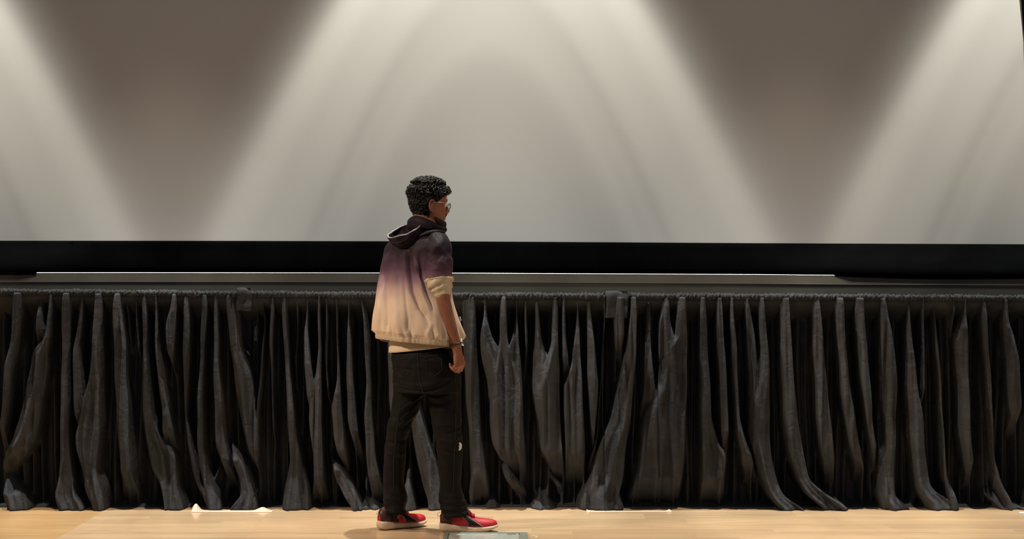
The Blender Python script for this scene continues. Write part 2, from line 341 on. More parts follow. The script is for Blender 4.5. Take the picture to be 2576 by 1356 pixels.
# ------------------------------------------------------------------ black drapes on a pipe
DC = 10.33
R = [
 # left drape
 [(766,28,55),(846,22,46),(921,9,32),(1054,-3,15),(1125,-12,7)],
 [(766,91,106),(810,82,108),(850,78,118),(886,74,119)],
 [(766,117,132),(850,107,127),(886,74,120),(965,62,115),(1054,42,100),(1107,24,88),(1151,-2,62),(1182,-16,26)],
 [(766,153,176),(921,152,173),(1054,150,171),(1142,148,173),(1209,143,184),(1249,132,194),(1274,146,219)],
 [(766,193,210),(877,179,200),(1010,179,210),(1054,182,236),(1098,188,246)],
 [(766,233,258),(877,228,256),(965,217,256),(1032,198,256),(1098,186,256),(1142,192,250),(1187,203,243),(1231,210,261),(1280,234,269)],
 [(766,282,304),(877,283,316),(965,285,318),(1098,292,328),(1209,300,336),(1242,290,344)],
 [(766,312,319),(890,317,323)],
 [(1204,-4,18),(1240,2,58),(1278,14,76)],
 [(780,336,342),(934,346,350)],
 [(766,352,369),(877,353,371),(965,352,375),(1054,355,386),(1098,360,402),(1142,366,442),(1187,377,446),(1231,402,448),(1282,413,466)],
 [(766,383,395),(877,385,400),(965,397,414),(1032,405,424),(1098,404,437),(1135,400,441)],
 [(766,426,444),(820,414,442),(877,417,437),(943,427,432)],
 [(766,457,477),(877,454,476),(965,455,473),(1054,458,470),(1120,464,481),(1187,479,499),(1231,493,512),(1271,515,555)],
 [(766,502,522),(877,498,515),(1010,492,511),(1120,492,514),(1187,497,521),(1231,508,543),(1278,519,561)],
 [(766,533,549),(877,533,550),(1010,535,559),(1120,537,568),(1165,553,578),(1213,563,590)],
 [(766,563,591),(810,567,595),(877,574,604),(921,581,625),(965,585,636),(1054,599,645),(1098,608,647),(1142,621,648),(1190,639,648)],
 [(1118,570,577),(1165,585,612),(1209,599,627),(1253,603,640),(1280,572,648)],
 [(1176,541,548),(1209,528,541),(1235,512,530)],
 # middle drape
 [(753,655,662),(810,658,667),(921,649,661),(1010,641,652),(1142,637,644)],
 [(780,675,690),(877,673,686),(1010,679,687),(1120,681,688)],
 [(766,703,720),(833,706,722),(921,713,729),(1010,717,737),(1098,722,748),(1165,724,760),(1231,711,777),(1262,704,780)],
 [(775,740,751),(855,740,748),(965,735,741)],
 [(744,768,775),(833,761,776),(921,762,784),(965,766,794),(1054,772,803)],
 [(771,795,806),(877,796,807),(943,790,808),(985,776,808),(1054,773,809),(1142,784,810),(1209,786,817),(1256,777,823)],
 [(771,815,824),(855,812,824),(943,813,824),(1010,819,830),(1032,826,840)],
 [(775,841,847),(877,844,852),(965,844,858),(1027,829,862),(1098,835,868),(1165,852,874),(1190,863,875)],
 [(780,872,879),(855,868,883),(965,868,889),(1054,870,899),(1142,888,910)],
 [(744,903,910),(788,908,921),(855,912,930),(965,917,933),(1054,912,936),(1142,917,943),(1209,923,959),(1255,928,970)],
 [(1142,820,826),(1178,835,859),(1209,841,881),(1253,866,905),(1280,886,917)],
 [(1258,908,925),(1276,905,966)],
 [(766,975,992),(877,972,990),(1000,975,1000),(1142,985,1010),(1270,975,1020)],
 [(980,1028,1040),(1054,1030,1062),(1098,1036,1075),(1165,1046,1098),(1231,1062,1110),(1262,1075,1112)],
 [(1150,1025,1036),(1209,1018,1034),(1278,1005,1050)],
 [(780,1161,1199),(877,1165,1203),(1010,1170,1210),(1098,1179,1214),(1187,1187,1225),(1252,1174,1232)],
 [(797,1214,1226),(855,1205,1243),(900,1206,1275),(965,1222,1300),(1054,1227,1310)],
 [(766,1257,1276),(855,1254,1278),(900,1244,1290),(965,1227,1316),(1054,1227,1320),(1120,1234,1324),(1165,1258,1325),(1187,1290,1326)],
 [(784,1296,1303),(855,1284,1307),(900,1268,1312),(1054,1260,1320)],
 [(1169,1258,1276),(1209,1267,1298),(1244,1296,1327)],
 [(806,1318,1328),(921,1318,1330)],
 [(780,1344,1358),(855,1342,1364),(900,1338,1385),(965,1331,1400),(1054,1345,1406)],
 [(780,1389,1407),(868,1386,1409),(910,1368,1410),(965,1345,1411),(1001,1338,1412),(1054,1345,1413),(1120,1353,1418),(1165,1371,1420),(1190,1388,1421)],
 [(784,1413,1425),(855,1412,1426),(921,1414,1435),(955,1415,1450)],
 [(780,1450,1459),(855,1442,1462),(921,1436,1465),(965,1416,1468),(1054,1418,1472),(1142,1421,1476),(1198,1424,1477)],
 [(1190,1372,1385),(1215,1388,1408),(1232,1403,1420)],
 [(1256,1345,1375),(1278,1332,1402)],
 [(1260,1230,1245),(1278,1219,1254)],
 [(1225,1200,1232),(1260,1176,1212)],
 [(766,1477,1489),(855,1475,1497),(965,1476,1509),(1098,1486,1500),(1142,1490,1500)],
 # right drape
 [(788,1520,1526),(833,1517,1523),(960,1510,1517),(1098,1500,1508),(1180,1480,1494)],
 [(788,1582,1605),(877,1576,1604),(965,1555,1598),(1054,1535,1590),(1142,1500,1578),(1209,1483,1573),(1253,1455,1562),(1280,1450,1580)],
 [(818,1545,1575),(900,1548,1570)],
 [(766,1625,1641),(855,1621,1641),(965,1618,1650),(1054,1613,1665)],
 [(766,1668,1688),(810,1657,1690),(877,1656,1710),(950,1654,1725)],
 [(784,1703,1730),(850,1695,1733),(877,1660,1733),(965,1652,1734),(1032,1616,1733),(1098,1610,1731),(1165,1599,1730),(1209,1590,1728),(1258,1570,1724)],
 [(788,1759,1781),(921,1760,1788),(1054,1762,1796),(1120,1764,1812),(1142,1765,1838),(1209,1765,1828),(1257,1761,1832)],
 [(784,1802,1821),(877,1804,1826),(965,1810,1833),(1098,1814,1838),(1142,1816,1840)],
 [(784,1835,1850),(877,1837,1858),(965,1841,1861),(1054,1850,1866),(1098,1854,1877),(1165,1866,1900),(1200,1880,1915)],
 [(788,1874,1894),(877,1879,1908),(943,1884,1920),(1054,1885,1932)],
 [(788,1908,1928),(877,1912,1939),(943,1900,1942),(1010,1885,1942),(1098,1883,1943),(1165,1903,1949),(1222,1923,1962),(1257,1936,1982),(1281,1960,2033)],
 [(788,1963,1992),(877,1963,1996),(965,1966,2004),(1054,1971,2013),(1142,1984,2024),(1209,2006,2040),(1244,2024,2082),(1279,2066,2143)],
 [(784,2047,2069),(877,2046,2078),(965,2051,2086),(1054,2055,2095),(1142,2066,2104),(1210,2082,2112)],
 [(784,2102,2126),(877,2109,2133),(965,2115,2142),(1054,2126,2155),(1120,2139,2168),(1190,2160,2187)],
 [(788,2150,2178),(877,2156,2187),(965,2165,2194),(1054,2178,2198),(1120,2189,2208),(1180,2205,2219)],
 [(788,2214,2238),(877,2216,2258),(965,2217,2264),(1015,2220,2264),(1054,2225,2260),(1120,2229,2260),(1187,2222,2253),(1253,2212,2255),(1281,2220,2300)],
 [(788,2284,2295),(877,2282,2302),(965,2282,2313),(1054,2289,2329),(1120,2293,2333),(1187,2298,2340),(1231,2306,2348),(1276,2330,2417)],
 [(784,2320,2331),(921,2322,2334),(1032,2320,2333)],
 [(788,2351,2360),(877,2357,2371),(965,2366,2377),(1098,2371,2384),(1209,2377,2391),(1278,2389,2417)],
 [(797,2398,2408),(840,2403,2415)],
 [(797,2426,2437),(845,2410,2439),(855,2406,2439),(965,2417,2441),(1098,2421,2446),(1215,2439,2458)],
 [(797,2468,2488),(921,2483,2499),(1054,2492,2506),(1142,2501,2510),(1222,2510,2528),(1265,2532,2549)],
 [(802,2525,2543),(899,2537,2570),(1010,2545,2576),(1080,2550,2573)],
 [(1250,2486,2515),(1280,2517,2590)],
 [(770,2590,2612),(1000,2595,2620),(1280,2590,2640)],
]
ctop = [(-100, 740), (0, 741), (600, 746), (1100, 750), (1900, 753), (2576, 757), (2700, 757)]
def height_field(X, Z):
    """forward bulge of the cloth (metres toward the hall) at arrays X, Z"""
    H = np.zeros(X.shape)
    PX = CX + X*F/DC; PY = CY-(Z-HC)*F/DC
    for ri, r in enumerate(R):
        r = list(r); y0, L0, R0 = r[0]
        top_line = float(np.interp((L0+R0)/2, [c[0] for c in ctop], [c[1] for c in ctop]))
        start = y0
        if y0 < 830:
            c = (L0+R0)/2; wd = (R0-L0)
            r.insert(0, (y0-8, L0, R0)) ; r.insert(0, (top_line-14, c-wd*.36, c+wd*.36)); start = None
        ys = [q[0] for q in r]
        lo = min(q[1] for q in r)-8; hi = max(q[2] for q in r)+8
        cs = (PX[0] > lo) & (PX[0] < hi)
        if not cs.any(): continue
        ci = np.where(cs)[0]; sl = slice(ci[0], ci[-1]+1)
        py = PY[:, sl]; pxx = PX[:, sl]
        yd = np.arange(ys[0]-40, ys[-1]+41, 2.0); kk = np.hanning(27); kk /= kk.sum()
        sm = lambda c: np.interp(py, yd, np.convolve(np.pad(np.interp(yd, ys, [q[c] for q in r]), 13, 'edge'), kk, 'valid'))
        Lw = sm(1); Rw = sm(2)
        hw = (Rw-Lw)/2+3.2; cc = (Rw+Lw)/2
        wob = np.sin(py*.045+ri*2.1)*.6
        t = np.abs((pxx-cc-wob)/hw)
        e_ = np.clip(7.5/hw, .22, .95); q_ = np.clip((1-t)/e_, 0, 1); sd = (pxx-cc-wob)/hw
        und = np.clip((hw-14)/20, 0, 1)*(.055*np.sin(sd*5.2+ri+py*.006)+.03*np.sin(sd*9.5+ri*2+py*.011))
        prof = (q_*q_*(3-2*q_))**.8*(.72+.28*np.sqrt(np.clip(1-t*t, 0, 1))+und)
        amp = np.clip(hw*3.0/465+.16, .20, .25) + .008*math.sin(ri*5.3)
        if ri % 3 == 1: amp = amp-.02
        low = np.clip((py-1200)/80, 0, 1); amp = amp+.04*low
        env = np.ones(py.shape)
        if start is not None: env *= np.clip((py-start+20)/60, 0, 1)**.7
        else: env *= np.clip((py-(top_line-14))/26+.6, .6, 1)
        ye = ys[-1]
        if ye < 1262: env *= np.clip((ye+34-py)/90, 0, 1)**.8
        # a gentle crown and creases across the fold
        cr = 1 + .03*np.sin(py*.021+ri*1.7)
        h = amp*prof*env*cr
        H[:, sl] = np.maximum(H[:, sl], h)
    return H
def drape(x0, x1, label, tab=None):
    nx = int((x1-x0)*DC/F/.0026); nz = 170
    xs_ = (np.linspace(x0, x1, nx)-CX)*DC/F
    T = np.linspace(0, 1, nz)
    topz = np.array([W(0, np.interp(CX+x*F/DC, [c[0] for c in ctop], [c[1] for c in ctop]), DC).z+.012 for x in xs_])
    X, TT = np.meshgrid(xs_, T); Z = topz[None, :]*(1-TT)+.004*TT
    H = height_field(X, Z)
    # faint deeper folds inside the recesses
    PXg = CX + X*F/DC
    rec = np.zeros(X.shape); c_ = x0
    while c_ < x1:
        wv_ = rng.uniform(7, 16); sl_ = rng.uniform(-14, 14); am_ = rng.uniform(.05, .13)
        tq = (PXg-c_-sl_*TT-3*np.sin(TT*6+c_))/wv_; rec = np.maximum(rec, am_*np.exp(-tq*tq*1.6)); c_ += rng.uniform(16, 34)
    H = np.maximum(H, rec) + .25*np.minimum(H, rec)
    # soft cloth waviness
    nn = np.zeros(X.shape)
    for k in range(14):
        fx, fz = rng.uniform(6, 40), rng.uniform(-14, 14); nn += rng.uniform(.3, 1)*np.sin(X*fx+Z*fz+rng.uniform(0, 6.28))/(1+fx/20)
    n3 = np.zeros(X.shape)
    for k in range(26):
        fx, fz = rng.uniform(20, 120), rng.uniform(-16, 16); n3 += rng.uniform(.3, 1)*np.sin(X*fx+Z*fz*(1+.4*np.sin(X*3+k))+rng.uniform(0, 6.28))
    H = H + .0026*nn*np.clip(H/.1, .2, 1) + .0011*n3
    edge = np.minimum((X-xs_[0]), (xs_[-1]-X))
    tz = topz[None, :]-Z; a_ = np.clip((tz-.02)/.15, 0, 1); back = .05+.205*a_*a_*(3-2*a_)
    b_ = np.clip(Z/.035, 0, 1); back = np.minimum(back, .06+.195*b_**.6)
    Y = np.minimum(DC+.255 - H, DC+back)
    Y += .05*np.clip(1-Z/.05, 0, 1)*0
    V = np.stack([X, Y, Z], -1).reshape(-1, 3)
    idx = np.arange(nx*nz).reshape(nz, nx)
    Q = np.stack([idx[:-1, :-1], idx[1:, :-1], idx[1:, 1:], idx[:-1, 1:]], -1).reshape(-1, 4)
    me = np_mesh('stage_drape', V, Q)
    o = link('stage_drape', me, M['drape'], None, True, (float((xs_[0]+xs_[-1])/2), DC+.1, 0))
    md = o.modifiers.new('t', 'SOLIDIFY'); md.thickness = .003; md.offset = -1
    meta(o, label, 'curtain', 'black drapes along the back of the stage')
    # gathered rod pocket
    n2 = int((x1-x0)*DC/F/.0022); xs2 = (np.linspace(x0, x1, n2)-CX)*DC/F
    ph = np.cumsum(np.interp(np.arange(n2), np.arange(0, n2, 5), rng.uniform(.25, 1.25, len(range(0, n2, 5))))); am = np.interp(np.arange(n2), np.arange(0, n2, 7), rng.uniform(.15, 1, len(range(0, n2, 7))))
    lean = np.interp(np.arange(n2), np.arange(0, n2, 23), rng.uniform(-1.2, 1.2, len(range(0, n2, 23))))
    A = np.linspace(-2.35, 2.35, 20); V = []
    for i, x in enumerate(xs2):
        py = np.interp(CX+x*F/DC, [c[0] for c in ctop], [c[1] for c in ctop])
        zc = W(0, py-5, DC+.02).z
        if 1 < 2: 
            for a in A:
                r = .0165 + .002*math.sin(i*.031)+.0015*math.sin(i*.11) + .0060*am[i]*math.sin(ph[i]+lean[i]*a) + .002*math.sin(ph[i]*2.3+a*2)
                V.append((x+.004*math.sin(a*2+ph[i]*.3), DC+.045 - math.cos(a)*r*1.15, zc + .003+math.sin(a)*r*.95))
    m_ = len(A); idx = np.arange(n2*m_).reshape(n2, m_)
    Q = np.stack([idx[:-1, :-1], idx[1:, :-1], idx[1:, 1:], idx[:-1, 1:]], -1).reshape(-1, 4)
    link('gathered_header', np_mesh('gathered_header', np.array(V), Q), M['drape'], o)
    if tab:
        ta, tb, ty0, ty1 = tab; mm = MB(); rings = []
        for k in range(9):
            t = k/8; py = ty0+(ty1-ty0)*t
            D_ = DC+.012-.012*math.sin(t*math.pi)-.006*math.sin(t*9)
            l = W(ta+2*math.sin(t*4), py, D_); r_ = W(tb-3*t, py-(0 if t > 0 else 0), D_)
            rr = []
            for q in range(9): 
                s = q/8; pt = l.lerp(r_, s); rr.append((pt.x, pt.y-.006*math.sin(s*math.pi*2+t*3), pt.z+.002*math.sin(s*5)))
            rr += [(a_[0], a_[1]+.006, a_[2]) for a_ in rr[::-1]]
            rings.append(rr)
        mm.ring_loft(rings); mm.build('end_tab', M['drape'], o)
    return o
drape(-60, 636.6, 'leftmost black drape, from the left edge of the photo to its flat header tab', (595, 634, 724, 782))
drape(637.4, 1520.6, 'middle black drape, directly behind the standing man')
drape(1521.4, 2650, 'rightmost black drape, from the broad flat header tab to the right edge', (1524, 1581, 732, 800))
pp = MB().tube([W(-90, 738, DC+.045), W(600, 741, DC+.045), W(1300, 746, DC+.045), W(2680, 753, DC+.045)], .0075, 14)
pipe = pp.build('drape_pipe', M['steel'], None, True, tuple(W(1288, 745, DC+.045)))
meta(pipe, 'steel pipe threaded through the gathered tops of the black drapes', 'pipe')

# ------------------------------------------------------------------ things on the boards
M['paper'] = mat('pale_pink_paper', (.66, .47, .38), .6, bump=(60, .2, .003))
M['pale_tape'] = mat('pale_tape', (.72, .56, .43), .5)
def sheet(name, x0, x1, Dn, Df, curl, label, cat, mt, th=.0016):
    m = MB(); rings = []; n = 40
    for k in range(n):
        t = k/(n-1); xp = x0+(x1-x0)*t; X = (xp-CX)*Dn/F
        c = curl(t)
        rings.append([(X, Dn, .0005), (X, Df, .0005+c), (X, Df, .0005+c+th), (X, Dn, .0005+th)])
    m.ring_loft(rings); a = W((x0+x1)/2, 0, Dn)
    o = m.build(name, mt, None, False, (a.x, Dn, 0)); return meta(o, label, cat)
sheet('paper_sheet', 481, 684, 10.22, 10.272, lambda t: .038*math.exp(-((t-.04)/.05)**2)+.018*math.exp(-((t-.87)/.07)**2)+.003, 
      'long sheet of pale pink paper with curled ends at the foot of the leftmost drape', 'paper', M['paper'])
sheet('tape_strip', 1476, 1690, 10.235, 10.262, lambda t: .002+.016*math.exp(-((t-.01)/.012)**2)+.010*math.exp(-((t-.97)/.02)**2),
      'long thin pale tape strip with curled ends at the foot of the rightmost drape', 'tape', M['pale_tape'])
sheet('tape_scrap', 2566, 2590, 10.18, 10.21, lambda t: .003, 'small pale scrap of tape on the boards at the right edge', 'tape', mat('bluish_white_tape', (.62, .70, .75), .4))
o = MB().box((W(1336,0,9.36).x, 9.335, 0), (W(1350,0,9.36).x, 9.345, .0008)).box((W(1347,0,9.36).x, 9.27, 0), (W(1350,0,9.36).x, 9.345, .0008)).build('tape_mark', M['pale_tape'], None, False, tuple(W(1343, 0, 9.34))[:2]+(0,))
meta(o, 'small pale L-shaped tape mark on the boards right of the floor pocket', 'tape')
# floor pocket lid
M['lid'] = mat('grey_green_cast_metal', (.22, .25, .22), .45, .3, var=(30, .15)); M['lid2'] = mat('pale_worn_metal', (.55, .62, .58), .35, .5, var=(40, .2))
fx0, fx1, fy0, fy1 = W(1118,0,9.4).x, W(1327,0,9.4).x, 9.12, 9.395
fp = empty('floor_pocket', ((fx0+fx1)/2, (fy0+fy1)/2, 0)); meta(fp, 'grey-green metal floor pocket lid set in the boards in front of the man', 'floor box')
m = MB(); r_ = .022; h = .009
m.box((fx0, fy1-r_, 0), (fx1, fy1, h)); m.box((fx0, fy0, 0), (fx1, fy0+r_, h)); m.box((fx0, fy0+r_, 0), (fx0+r_, fy1-r_, h)); m.box((fx1-r_*1.8, fy0+r_, 0), (fx1, fy1-r_, h))
m.build('frame', M['lid'], fp, False, bevel=.002)
MB().box((fx0+r_+.004, fy0+r_+.004, 0), (fx1-r_*1.8-.004, fy1-r_-.004, .0065)).build('lid', M['lid2'], fp, False, bevel=.0015)
MB().box((fx1-.10, fy1-.075, .006), (fx1-.055, fy1-.045, .0095)).build('latch', M['lid'], fp, False, bevel=.001)

# ------------------------------------------------------------------ the man
PD = 9.5
M['skin'] = mat('brown_skin', (.24, .092, .052), .5, var=(25, .12), bump=(300, .08, .001), spec=.4)
M['hair'] = mat('black_curly_hair', (.005, .005, .006), .48, spec=.4)
M['hair2'] = mat('black_hair_roots', (.004,.004,.004), .9, spec=.1)
M['beard'] = mat('black_beard', (.008, .007, .007), .7, bump=(500, .8, .004))
M['tee'] = mat('cream_t_shirt', (.66, .52, .39), .85, bump=(500, .15, .001))
M['jeans'] = mat('faded_black_denim', (.0068, .0062, .0058), .75, var=(18, .4), bump=(700, .3, .001), spec=.12)
M['thread'] = mat('jeans_seam', (.014, .012, .010), .8)
M['pale_knee'] = mat('pale_grey_patch', (.62, .62, .62), .6)
M['red'] = mat('red_knit_upper', (.42, .008, .020), .55, bump=(900, .5, .001), var=(40, .15))
M['maroon'] = mat('dark_maroon_heel', (.035, .004, .008), .5)
M['sole'] = mat('cream_foam_sole', (.50, .41, .31), .6, var=(12, .1))
M['blackstrip'] = mat('black_shoe_stripe', (.006, .006, .006), .35)
M['edge'] = mat('pale_stripe_edge', (.60, .52, .48), .45)
M['silver'] = mat('silver_metal', (.8, .78, .82), .25, 1)
M['lens'] = mat('clear_lens', (.95, .97, 1), .02, trans=1)
M['band'] = mat('dark_watch_strap', (.03, .015, .012), .5)
# dip-dyed nylon: dark violet at the shoulders fading to cream at the hem
def ombre(name):
    m = bpy.data.materials.new(name); m.use_nodes = True; nt = m.node_tree; N = nt.nodes; L = nt.links; b = N['Principled BSDF']
    tc = N.new('ShaderNodeTexCoord'); sp = N.new('ShaderNodeSeparateXYZ'); L.new(tc.outputs['Object'], sp.inputs[0])
    n = N.new('ShaderNodeTexNoise'); n.inputs['Scale'].default_value = 7; L.new(tc.outputs['Object'], n.inputs['Vector'])
    ma = N.new('ShaderNodeMath'); ma.operation = 'MULTIPLY_ADD'; ma.inputs[1].default_value = .05; L.new(n.outputs['Fac'], ma.inputs[0]); L.new(sp.outputs['Z'], ma.inputs[2])
    r = N.new('ShaderNodeMapRange'); r.inputs['From Min'].default_value = 1.0; r.inputs['From Max'].default_value = 1.6; L.new(ma.outputs[0], r.inputs['Value'])
    cr = N.new('ShaderNodeValToRGB'); L.new(r.outputs[0], cr.inputs[0]); e = cr.color_ramp
    pts = [(0.0, (.61,.48,.37)), (.28, (.59,.46,.37)), (.36, (.44,.33,.30)), (.44, (.24,.145,.18)), (.54, (.075,.038,.062)), (.70, (.016,.010,.016)), (1.0, (.013,.009,.014))]
    e.elements[0].position = pts[0][0]; e.elements[0].color = (*pts[0][1], 1)
    e.elements[1].position = 1.0; e.elements[1].color = (*pts[-1][1], 1)
    for p_, c_ in pts[1:-1]:
        q = e.elements.new(p_); q.color = (*c_, 1)
    L.new(cr.outputs[0], b.inputs['Base Color']); b.inputs['Roughness'].default_value = .6; b.inputs['Specular IOR Level'].default_value = .12
    b.inputs['Sheen Weight'].default_value = .0
    n2 = N.new('ShaderNodeTexNoise'); n2.inputs['Scale'].default_value = 40; n2.inputs['Detail'].default_value = 3; L.new(tc.outputs['Object'], n2.inputs['Vector'])
    bp = N.new('ShaderNodeBump'); bp.inputs['Strength'].default_value = .25; bp.inputs['Distance'].default_value = .004
    L.new(n2.outputs['Fac'], bp.inputs['Height']); L.new(bp.outputs[0], b.inputs['Normal'])
    return m
M['jacket'] = ombre('dip_dyed_jacket_nylon')
M['cuff'] = mat('cream_jacket_nylon', (.52, .42, .29), .5, bump=(50, .25, .004))

man = empty('person', (W(1072, 0).x, PD, 0))
meta(man, 'man seen from behind in hooded purple-to-cream jacket, dark jeans and red sneakers', 'person')
def axes(deg):
    a = math.radians(deg); return Vector((math.cos(a), math.sin(a), 0)), Vector((math.sin(a), -math.cos(a), 0))  # forward, right-hand side
def ring(L_, R_, y, D, k, deg, n=64, ex=2.0, z=None, add=None):
    """ring whose outline as seen from the hall spans L_..R_ ; k = depth/width ratio of the body turned by deg"""
    f, s = axes(deg); wd = (R_-L_)/2*D/F; c = W((L_+R_)/2, y, D)
    a = wd/math.sqrt(s.x**2 + k*k*f.x**2); bb = a*k; out = []
    for i in range(n):
        t = 2*math.pi*i/n; cs, sn = math.cos(t), math.sin(t)
        q = (abs(cs)**ex+abs(sn)**ex)**(-1/ex) if ex != 2 else 1
        p = c + s*(a*cs*q) + f*(bb*sn*q)
        out.append(p)
    return out
def rows_loft(mb, rows, n=64, sub=4, deg=None, cap=True):
    """rows: (y, L, R, D, k, deg, ex) interpolated smoothly"""
    rows = [r if len(r) == 7 else (*r, 2.0) for r in rows]
    A = np.array(rows, float); t = np.arange(len(A)); tt = np.linspace(0, len(A)-1, (len(A)-1)*sub+1)
    B = np.stack([cubic(t, A[:, j], tt) for j in range(7)], -1)
    mb.ring_loft([ring(b[1], b[2], b[0], b[3], b[4], b[5], n, b[6]) for b in B], cap=cap); return mb
def cubic(x, y, xx):
    y = np.asarray(y, float); m = np.gradient(y)
    i = np.clip(np.floor(xx).astype(int), 0, len(y)-2); t = xx-i
    return (2*t**3-3*t**2+1)*y[i]+(t**3-2*t**2+t)*m[i]+(-2*t**3+3*t**2)*y[i+1]+(t**3-t**2)*m[i+1]

# --- head frame
HF, HR = axes(24); HU = Vector((0, 0, 1)); HO = W(1078, 515, PD+.02)
HF = (HF + Vector((0, 0, -.04))).normalized(); HU = HR.cross(HF).normalized()
if HU.z < 0: HU = -HU
def H(f, r, u): return HO + HF*f + HR*r + HU*u
SK = [(-.112,.022,.070,.024),(-.104,-.002,.080,.036),(-.09,-.022,.085,.047),(-.07,-.052,.087,.056),(-.05,-.072,.0885,.063),(-.03,-.085,.089,.069),(0,-.094,.0875,.074),
      (.02,-.0965,.092,.0755),(.045,-.096,.0925,.0745),(.07,-.089,.084,.068),(.09,-.076,.070,.057),(.103,-.058,.052,.043),(.112,-.028,.024,.022)]
def skull(u, a, off=0):
    u_ = min(max(u, -.112), .112); bk, fr, hw = interp(SK, u_)
    mid = (bk+fr)/2; hl = (fr-bk)/2
    return (mid+(hl+off)*math.cos(a), (hw+off)*math.sin(a), u_)
def rear_shift(u): return 0
body = MB()
body.ring_loft([[H(*skull(u, 2*math.pi*k/40)) for k in range(40)] for u in np.linspace(-.112, .112, 34)])
body.tube([H(.084,0,.014), H(.094,0,-.006), H(.105,0,-.026), H(.094,0,-.038), H(.082,0,-.042)], [.008,.0095,.0115,.011,.008], 12)
body.ball(H(.085,0,-.020), (.016,.014,.022), 10, (HF, HR, HU))
for s_ in (-1, 1):
    body.ball(H(.093, s_*.013, -.034), .0085, 8)
    body.tube([H(.086, s_*.008, .020), H(.084, s_*.03, .024), H(.066, s_*.050, .018)], [.006,.007,.006], 8)       # brow
    body.ball(H(.058, s_*.040, -.028), (.018,.018,.016), 10)                                                     # cheekbone
    ear = [H(-.012+.017*math.cos(t), s_*(.078+.006*(1-math.cos(t))*.5+.002), -.008+.030*math.sin(t)) for t in [2*math.pi*k/14 for k in range(15)]]
    body.tube(ear, .0042, 8)
    body.ball(H(-.010, s_*.076, -.010), (.016,.006,.026), 10, (HF, HR, HU))
    body.ball(H(-.004, s_*.078, -.034), .0065, 8)
body.tube([H(.078, -.024, -.059), H(.0915, 0, -.055), H(.078, .024, -.059)], [.004,.006,.004], 8)
body.tube([H(.076, -.022, -.067), H(.090, 0, -.066), H(.076, .022, -.067)], [.004,.0065,.004], 8)
body.ball(H(.076, 0, -.098), (.015,.018,.014), 10)
# neck and trunk inside the clothes
body.tube([H(-.02,0,-.03), H(-.018,0,-.075), W(1070,586,PD), W(1062,612,PD)], [.058,.056,.060,.075], 24)
rows_loft(body, [(592,1035,1105,PD,.7,45),(614,995,1118,PD+.01,.45,45),(640,990,1118,PD+.02,.45,45),(700,992,1112,PD+.03,.45,43),(780,998,1112,PD+.02,.5,40),(850,1002,1128,PD,.66,37),(920,996,1150,PD,.8,35),(965,1000,1152,PD,.8,35)], 40, 3)
RL = [(950,1082,1148,9.465),(1040,1096,1150,9.465),(1110,1106,1154,9.46),(1190,1110,1156,9.465),(1250,1124,1156,9.475),(1310,1126,1156,9.48)]
LL = [(950,1000,1066,9.53),(1040,996,1038,9.535),(1110,982,1014,9.54),(1190,970,1014,9.55),(1250,978,1008,9.56),(1305,980,1006,9.565)]
rows_loft(body, [(a,b_,c_,d_,1,30) for a, b_, c_, d_ in RL], 28, 3)
rows_loft(body, [(a,b_,c_,d_,1,30) for a, b_, c_, d_ in LL], 28, 3)
# right arm: hangs a little forward of the body, on the hall side
TF, TR = axes(45)
SHr = W(1102, 604, PD-.12); ELr = W(1113, 757, 9.335); WRr = W(1151, 886, 9.33)
body.tube([W(1085,618,PD-.05), SHr+Vector((0,0,-.014)), W(1106,660,9.355), ELr+Vector((0,0,.03)), ELr, W(1120,785,9.332), W(1131,820,9.33), W(1143,856,9.33), WRr],
          [.040,.044,.048,.043,.0425,.0415,.037,.030,.0262], 22, flat=.92)
# forearm silhouette tapers to the wrist; hand: palm + five separate fingers curled to the thigh
hd = Vector((.16, 0, -.987)).normalized()
hn = Vector((.80, -.60, .10)); hn = (hn-hd*hn.dot(hd)).normalized()       # back of the hand
ha = hd.cross(hn).normalized()
if ha.y > 0: ha = -ha                                                    # toward the little finger (hall side)
def HD(d, a, n): return WRr + hd*d + ha*a + hn*n
def palm_ring(d, hwid, hth, off=0, n=20):
    return [HD(d, hwid*math.cos(t)+off, hth*math.sin(t)) for t in [2*math.pi*k/n for k in range(n)]]
body.ring_loft([palm_ring(-.02,.026,.022), palm_ring(.005,.0265,.0205), palm_ring(.025,.032,.019), palm_ring(.045,.038,.018), palm_ring(.062,.0395,.0165), palm_ring(.074,.037,.012)])
for i, (aa, ln, dd) in enumerate(((-.030,.92,.070),(-.010,1.0,.074),(.0105,.94,.071),(.030,.76,.064))):
    seg = [.040*ln, .026*ln, .020*ln]; p = HD(dd-.008, aa*.97, .003); pts = [HD(dd-.03, aa*.9, .0), p]
    ang = math.radians(28); 
    for j, sg in enumerate(seg):
        ang_ = math.radians((38, 118, 172)[j] + i*3)
        d_ = hd*math.cos(ang_) - hn*math.sin(ang_); p = p + d_*sg; pts.append(p)
    r0 = .0096 if i < 3 else .0085
    # round the knuckle bends with midpoints
    body.tube(pts, [r0, r0*1.06, r0*1.0, r0*.9, r0*.72], 12)
    body.ball(pts[2], r0*1.05, 8); body.ball(pts[3], r0*.92, 8); body.ball(pts[4], r0*.74, 8)
th = [HD(.012,-.022,-.006), HD(.034,-.043,-.014), HD(.060,-.046,-.026), HD(.080,-.036,-.034)]
body.tube(th, [.013,.0125,.0105,.0085], 12); body.ball(th[-1], .0088, 8)
